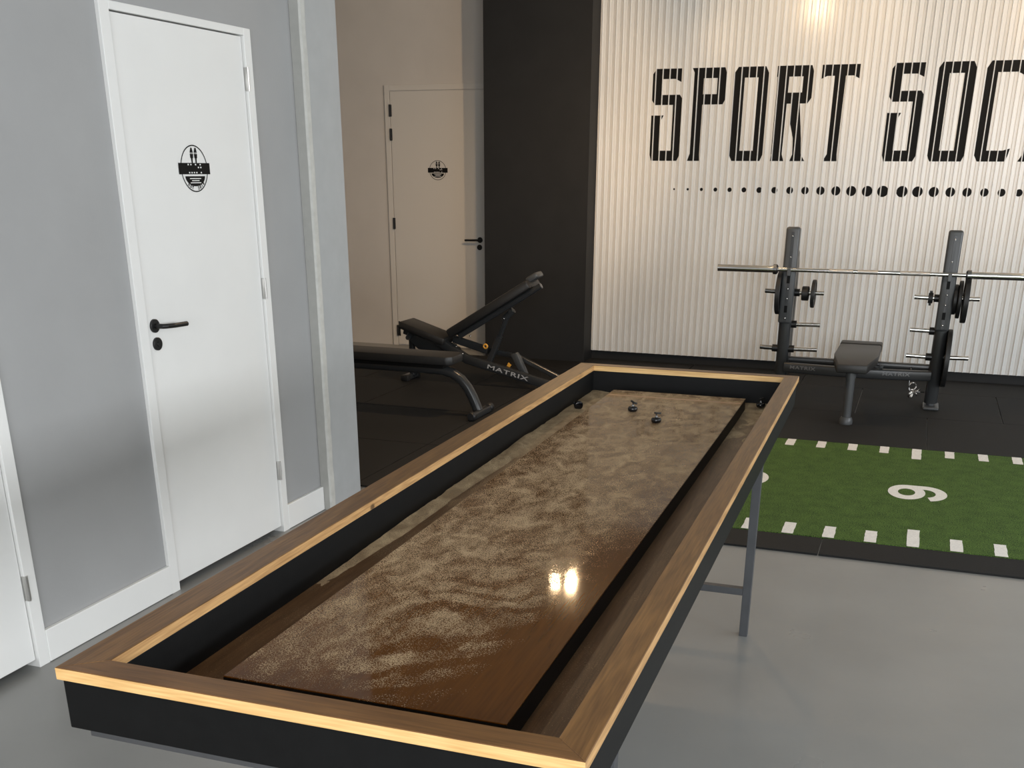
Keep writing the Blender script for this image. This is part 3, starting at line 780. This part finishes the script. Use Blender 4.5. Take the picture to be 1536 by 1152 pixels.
bm = nb(); add_tube(bm, [(-.348, 7.695, .05), (-.350, 7.70, .36)], .030, 22); lg = obj('bench_leg', bm, m_gymlt, rk, autos=True)
bm = nb(); add_tube(bm, [(-.350, 7.699, .325), (-.350, 7.70, .365)], .034, 22); obj('leg_collar', bm, m_gymlt, lg, autos=True)
bm = nb(); add_lathe(bm, [(0, .010), (.045, .010), (.046, .028), (.042, .045), (.036, .058), (0, .058)], (-.348, 7.693, 0), 2, 24); obj('bench_foot', bm, m_gymlt, rk, autos=True)
bm = nb(); add_lathe(bm, [(0, 0), (.014, 0), (.016, .006), (.016, .022), (.010, .026), (0, .026)], (-.185, 8.30, .315), 0, 16); add_tube(bm, [(-.23, 8.30, .315), (-.185, 8.30, .315)], .006, 10)
obj('adjuster_knob', bm, m_gymlt, rk, autos=True)

# barbell
bb = thing('barbell', 'long chrome barbell resting across the rack hooks', 'barbell', (0, 0, 0))
BYB, BZ = RY-.0685, .974
def bx(x): return (x, BYB, BZ+.0024*(x+.34))
bm = nb(); add_tube(bm, [bx(-.990), bx(.315)], .0150, 18); sh = obj('shaft', bm, m_chrome, bb, autos=True)
for a_, b_ in ((-.62, -.45), (-.42, -.28), (-.13, .07)):
    bm = nb(); add_tube(bm, [bx(a_), bx(b_)], .0155, 18); obj('knurling', bm, m_knurl, sh, autos=True)
for s, x0 in ((-1, -.994), (1, .318)):
    bm = nb(); add_tube(bm, [bx(x0+s*.02), bx(x0+s*.425)], .0250, 24); add_tube(bm, [bx(x0+s*.424), bx(x0+s*.43)], .0262, 24)
    sl = obj('sleeve', bm, m_chrome, bb, autos=True)
    bm = nb(); add_tube(bm, [bx(x0-s*.012), bx(x0-s*.002), bx(x0+s*.002), bx(x0+s*.022)], [.024, .036, .036, .036], 24); obj('sleeve_collar', bm, m_chromed, bb, autos=True)

# weight plates
def plate(x, z, r, th, hole, label, y=RY+.03):
    bm = nb(); h = th/2
    add_lathe(bm, [(hole, -h), (hole+.022, -h), (hole+.026, -h*.6), (r*.80, -h*.6), (r*.84, -h), (r-.004, -h), (r, -h+.004), (r, h-.004), (r-.004, h), (r*.84, h), (r*.80, h*.6), (hole+.026, h*.6), (hole+.022, h), (hole, h), (hole, -h)], (0, 0, 0), 0, 48)
    o = obj('weight_plate', bm, m_iron, autos=True); o.location = (x, y, z)
    o.rotation_euler = (0, 0, 0)
    tag(o, label, 'weight plate', 'black weight plates stored on the rack')
hz = .0165
plate(-.967, .800, .158, .034, hz, 'black weight plate on the outer peg of the left upright')
plate(-.720, .800, .101, .026, hz, 'small thin black disc on the inner peg of the left upright')
plate(-.778, .800, .052, .05, hz, 'tiny black disc between left upright and the small disc')
plate(.262, .800, .104, .026, hz, 'smallest of three black plates on upper outer peg of right upright')
plate(.292, .800, .130, .026, hz, 'middle plate of three on upper outer peg of right upright')
plate(.333, .800, .160, .036, hz, 'outermost and largest of three plates on upper right peg')
plate(.266, .386, .205, .034, hz, 'large black plate low on the outer side of the right upright')
# collars on inner peg right
bm = nb(); add_lathe(bm, [(.017, -.016), (.036, -.016), (.038, .0), (.036, .016), (.017, .016), (.017, -.016)], (0, 0, 0), 0, 20)
add_box(bm, -.010, .010, -.008, .008, .034, .050, bev=.002); add_box(bm, -.008, .008, -.006, .006, -.052, -.034, bev=.002)
o = obj('bar_collar', bm, m_iron, autos=True); o.location = (.098, RY+.03, .803); tag(o, 'black locking collar on upper inner peg of the right upright', 'collar')
# spring clips hanging under the beam near the right upright
def clip_(x, y, z, rx, label):
    t = []
    for i in range(61):
        a = 2*PI*i/20; t.append((.026*math.cos(a), -.008+.0056*i/20, .026*math.sin(a)))
    bm = nb(); add_tube(bm, [(.052, -.008, .010)]+t+[(.050, .010, -.012)], .0030, 8)
    for p in ((.052, -.008, .010), (.050, .010, -.012)): add_tube(bm, [p, (p[0]+.028, p[1], p[2])], .0055, 10)
    o = obj('spring_clip', bm, m_chrome, smooth=True); o.location = (x, y, z); o.rotation_euler = rx
    tag(o, label, 'spring clip', 'bar clips hung under the beam')
clip_(.062, RY+.06, .165, (0, 1.2, .4), 'upper chrome spring clip hanging beside the right upright foot')
clip_(.060, RY+.05, .105, (.4, -.3, .9), 'lower chrome spring clip hanging beside the right upright foot')
bm = nb(); add_tube(bm, [(.035, RY+.06, .30), (.035, RY+.06, .20), (.040, RY+.045, .142), (.050, RY+.045, .128), (.075, RY+.05, .126), (.15, RY+.055, .126)], .004, 8); obj('clip_hook', bm, m_chromed, rk, smooth=True)

# ------------------------------------------------------------------ flat bench (left)
fb = thing('flat_bench', 'long flat black weight bench coming out from behind the column', 'weight bench', (-3.6, 7.0, 0))
def rel(o_, p): return (p[0]-o_[0], p[1]-o_[1], p[2]-o_[2])
F0 = (-3.6, 7.0, 0)
bm = nb(); add_prism(bm, [(x-F0[0], y-F0[1]) for x, y in ((-4.24, 6.875), (-3.02, 6.875), (-2.985, 6.915), (-2.985, 7.095), (-3.02, 7.135), (-4.24, 7.135))], 2, .372, .432, bev=.012)
obj('bench_pad', bm, m_vinyl, fb, autos=True)
bm = nb(); add_box(bm, -.62, .54, -.095, .095, .345, .373); obj('pad_board', bm, m_black, fb)
bm = nb()
path = [(-.52, 0, .325), (.40, 0, .325)]+arc((.50, .115), .215, 78, 6, 9, 'xz', 0)[0:]+[(.775, 0, .035)]
path = [(-.30, 0, .322), (.35, 0, .322), (.50, 0, .318), (.575, 0, .300), (.640, 0, .262), (.690, 0, .205), (.725, 0, .145), (.752, 0, .085), (.770, 0, .04)]
path = [(-p_[0]*0+p_[0], p_[1], p_[2]) for p_ in path]
add_tube(bm, path, 1, 18, prof=(.034, .036, 2.6), flat=(0, 0, 1)); obj('frame_tube', bm, m_gym, fb, autos=True)
bm = nb(); path = [(-.30, 0, .322), (-.42, 0, .300), (-.50, 0, .22), (-.56, 0, .04)]
add_tube(bm, path, 1, 18, prof=(.026, .036, 2.6), flat=(0, 0, 1)); obj('rear_leg', bm, m_gym, fb, autos=True)
for xx in (.785, -.575):
    bm = nb(); add_tube(bm, [(xx, -.15, .036), (xx, .16, .036)], 1, 14, prof=(.024, .024, 4), flat=(0, 0, 1)); ft_ = obj('foot_bar', bm, m_gym, fb, autos=True)
    for yy in (-.16, .175):
        bm = nb(); add_lathe(bm, [(0, -.028), (.024, -.028), (.031, -.018), (.031, .018), (.024, .028), (0, .028)], (xx, yy, .041), 1, 20); obj('rubber_foot', bm, m_iron, ft_, autos=True)

# ------------------------------------------------------------------ adjustable bench
A0 = (-3.3, 8.14, 0)
ab = thing('adjustable_bench', 'black incline weight bench with raised back pad and light lettering on its frame', 'weight bench', A0)
def P3(x, z, y=0): return (x-A0[0], y, z)
def slab_pad(name, p0, p1, th, hw, bev, mtl, taper=1):
    """pad whose underside runs p0->p1 in the xz plane, thickness th above"""
    (x0, z0), (x1, z1) = p0, p1
    dx, dz = x1-x0, z1-z0; L_ = math.hypot(dx, dz); nx, nz = -dz/L_*th, dx/L_*th
    bm = nb()
    add_prism(bm, [(x0-A0[0], z0), (x1-A0[0], z1), (x1+nx-A0[0], z1+nz), (x0+nx-A0[0], z0+nz)], 1, -hw, hw, bev=bev)
    return obj(name, bm, mtl, ab, autos=True)
slab_pad('back_pad', (-3.485, .385), (-2.80, .800), .068, .14, .016, m_vinyl)['label'] = 'raised back pad'
gp = slab_pad('pad_end_lit', (-2.845, .822), (-2.755, .878), .045, .075, .015, m_gymlt); gp['label'] = 'lighter grey block for the lit end of the back pad'  # lighter grey block added for the pad end catching light
slab_pad('seat_pad', (-3.945, .440), (-3.545, .318), .062, .135, .018, m_vinyl)
bm = nb(); add_tube(bm, [P3(-3.43, .393, -.055), P3(-2.738, .812, -.055)], 1, 16, prof=(.022, .022, 3.5), flat=(0, 1, 0))
bt = obj('back_frame', bm, m_gym, ab, autos=True)
bm = nb(); add_tube(bm, [P3(-2.7385, .8117, -.055), P3(-2.735, .8138, -.055)], .0185, 16); obj('end_plug', bm, mat('grey_plug', (.16, .16, .16), .5), bt)['label'] = 'grey round tube plug'
bm = nb(); add_tube(bm, [P3(-3.93, .41), P3(-3.50, .285)], 1, 14, prof=(.05, .032, 4), flat=(0, 1, 0)); obj('seat_frame', bm, m_gym, ab, autos=True)
bm = nb(); add_tube(bm, [P3(-3.86, .40, -.05), P3(-3.87, .362, -.09)], .022, 14); add_lathe(bm, [(0, -.01), (.018, -.01), (.018, .02), (0, .02)], P3(-3.865, .365, -.105), 1, 14); obj('seat_knob', bm, m_gym, ab, autos=True)
bm = nb(); add_tube(bm, [P3(-3.99, .478), P3(-3.985, .36)], .006, 10); obj('seat_pin', bm, m_blk, ab, autos=True)
bm = nb(); add_tube(bm, [P3(-3.60, .345, -.07), P3(-3.36, .218, -.07), P3(-2.60, .040, -.07)], 1, 16, prof=(.028, .036, 5), flat=(0, 1, 0)); fr = obj('main_beam', bm, m_gym, ab, autos=True)
bm = nb(); add_tube(bm, [P3(-3.40, .305, .07), P3(-2.96, .235, .07), P3(-2.58, .075, .07)], 1, 12, prof=(.020, .020, 4), flat=(0, 1, 0)); obj('side_beam', bm, m_gym, ab, autos=True)
ang = math.atan2(.040-.218, -2.60+3.36)
t = text_mesh('MATRIX', .046, Matrix.Translation(P3(-3.0, .1337, -.0985)) @ Matrix.Rotation(-ang, 4, 'Y') @ Mt, 2.0, .0006, .0008)
obj('logo', t, m_logo, fr)['label'] = 'light MATRIX lettering'
# telescopic strut and ladder
bm = nb(); add_tube(bm, [P3(-3.19, .20), P3(-3.10, .40)], 1, 14, prof=(.030, .024, 4), flat=(0, 1, 0)); st = obj('strut', bm, m_gym, ab, autos=True)
bm = nb(); add_tube(bm, [P3(-3.11, .38), P3(-3.03, .575)], 1, 14, prof=(.023, .018, 4), flat=(0, 1, 0)); obj('strut_slider', bm, m_gym, ab, autos=True)
for i in range(5):
    f_ = i/4; x_, z_ = -3.095+.055*f_, .415+.135*f_
    bm = nb(); add_lathe(bm, [(0, 0), (.0055, 0), (.0055, -.003), (0, -.003)], P3(x_, z_, -.0185), 1, 10)
    obj('peg_hole', bm, m_black, st)
bm = nb(); add_tube(bm, [P3(-3.06, .545, -.03), P3(-3.06, .545, .03)], .016, 14); add_tube(bm, [P3(-3.00, .60, -.03), P3(-3.00, .60, .03)], .018, 14); add_tube(bm, [P3(-3.055, .545), P3(-2.985, .612)], 1, 12, prof=(.02, .025, 4), flat=(0, 1, 0)); obj('strut_bracket', bm, m_gym, ab, autos=True)
for p_ in (P3(-3.055, .547, -.033), P3(-2.847, .778, -.078), P3(-3.326, .404, -.078), P3(-3.385, .262, -.098), P3(-3.44, .315, -.098)):
    bm = nb(); add_lathe(bm, [(0, 0), (.0075, 0), (.007, -.004), (0, -.006)], p_, 1, 12)
    obj('bolt', bm, m_chrome, ab, smooth=True)
bm = nb(); add_lathe(bm, [(.009, 0), (.020, 0), (.023, -.006), (.020, -.014), (.010, -.014), (.009, -.006), (.009, 0)], P3(-3.205, .325, -.045), 1, 22); obj('pop_pin', bm, m_yellow, ab, smooth=True)['label'] = 'yellow ring pull pin'
bm = nb(); add_tube(bm, [P3(-3.23, .30, 0), P3(-3.205, .325, -.05)], .008, 10); add_tube(bm, [P3(-3.50, .36), P3(-3.20, .285)], 1, 12, prof=(.025, .03, 4), flat=(0, 1, 0)); obj('pivot_beam', bm, m_gym, ab, autos=True)
# upright ladder stop bracket near the rear
bm = nb(); add_prism(bm, [(p_[0]-A0[0], p_[1]) for p_ in ((-3.00, .262), (-2.955, .285), (-2.93, .255), (-2.862, .118), (-2.895, .105), (-2.935, .16))], 1, -.03, .03, bev=.004); obj('stop_bracket', bm, m_gymlt, ab, autos=True)
bm = nb(); add_prism(bm, [(p_[0]-A0[0], p_[1]) for p_ in ((-3.012, .205), (-2.99, .185), (-3.0, .17), (-3.025, .178))], 1, -.045, -.03); obj('warning_tag', bm, m_yellow, ab)['label'] = 'small yellow tag'
bm = nb(); add_prism(bm, [(p_[0]-A0[0], p_[1]) for p_ in ((-3.90, .40), (-3.87, .33), (-3.80, .27), (-3.45, .24), (-3.47, .29))], 1, -.06, .06, bev=.005); obj('seat_bracket', bm, m_gym, ab, autos=True)
# feet
bm = nb(); add_tube(bm, [P3(-3.88, .345), P3(-3.88, .05)], 1, 14, prof=(.026, .022, 4), flat=(0, 1, 0)); obj('front_post', bm, m_gym, ab, autos=True)
bm = nb(); add_tube(bm, [P3(-3.88, .05, 0), P3(-3.60, .30, 0)], 1, 12, prof=(.02, .02, 4), flat=(0, 1, 0)); obj('front_brace', bm, m_gym, ab, autos=True)
for xx, hw_ in ((-3.90, .09), (-2.58, .24)):
    bm = nb(); add_tube(bm, [P3(xx, .037, -hw_), P3(xx, .037, hw_)], 1, 14, prof=(.024, .028, 4), flat=(0, 0, 1)); f_ = obj('foot_bar', bm, m_gym, ab, autos=True)
    for yy in (-hw_-.01, hw_+.01):
        bm = nb(); add_box(bm, xx-A0[0]-.034, xx-A0[0]+.034, yy-.03, yy+.03, MZ, .060, bev=.010); obj('rubber_foot', bm, m_iron, f_, autos=True)

# ------------------------------------------------------------------ ceiling spots
for i, (loc, tgt, pw, sz) in enumerate(SPOTS):
    nm = ('twin ceiling spot above the benches, left lamp', 'twin ceiling spot above the benches, right lamp', 'ceiling spot close to the ribbed wall above the first word', 'ceiling spot turned towards the far white door', 'ceiling spot above the press rack', 'ceiling spot above the near end of the game table')[i]
    l = thing('ceiling_spot', nm, 'spotlight', loc, group='black ceiling spots')
    d = (Vector(tgt)-Vector(loc)).normalized(); q = d.to_track_quat('-Z', 'Y').to_matrix().to_4x4()
    bm = nb(); add_lathe(bm, [(.036, .006), (.038, .010), (.036, .10), (.02, .115), (0, .115)], (0, 0, 0), 2, 24); bm.transform(q); obj('lamp_can', bm, m_blk, l, smooth=True)
    bm = nb(); add_tube(bm, [(0, 0, .08), (0, 0, CEIL-loc[2])], .008, 10); obj('stem', bm, m_blk, l)
    bm = nb(); add_lathe(bm, [(0, -.034), (.013, -.031), (.024, -.023), (.032, -.010), (.034, .004), (.030, .012), (0, .012)], (0, 0, 0), 2, 20); bm.transform(q); obj('bulb', bm, m_bulb, l)
    so = spot('spot_lamp', Vector(loc)+d*.045, tgt, pw, WARM, sz, .6, .035)
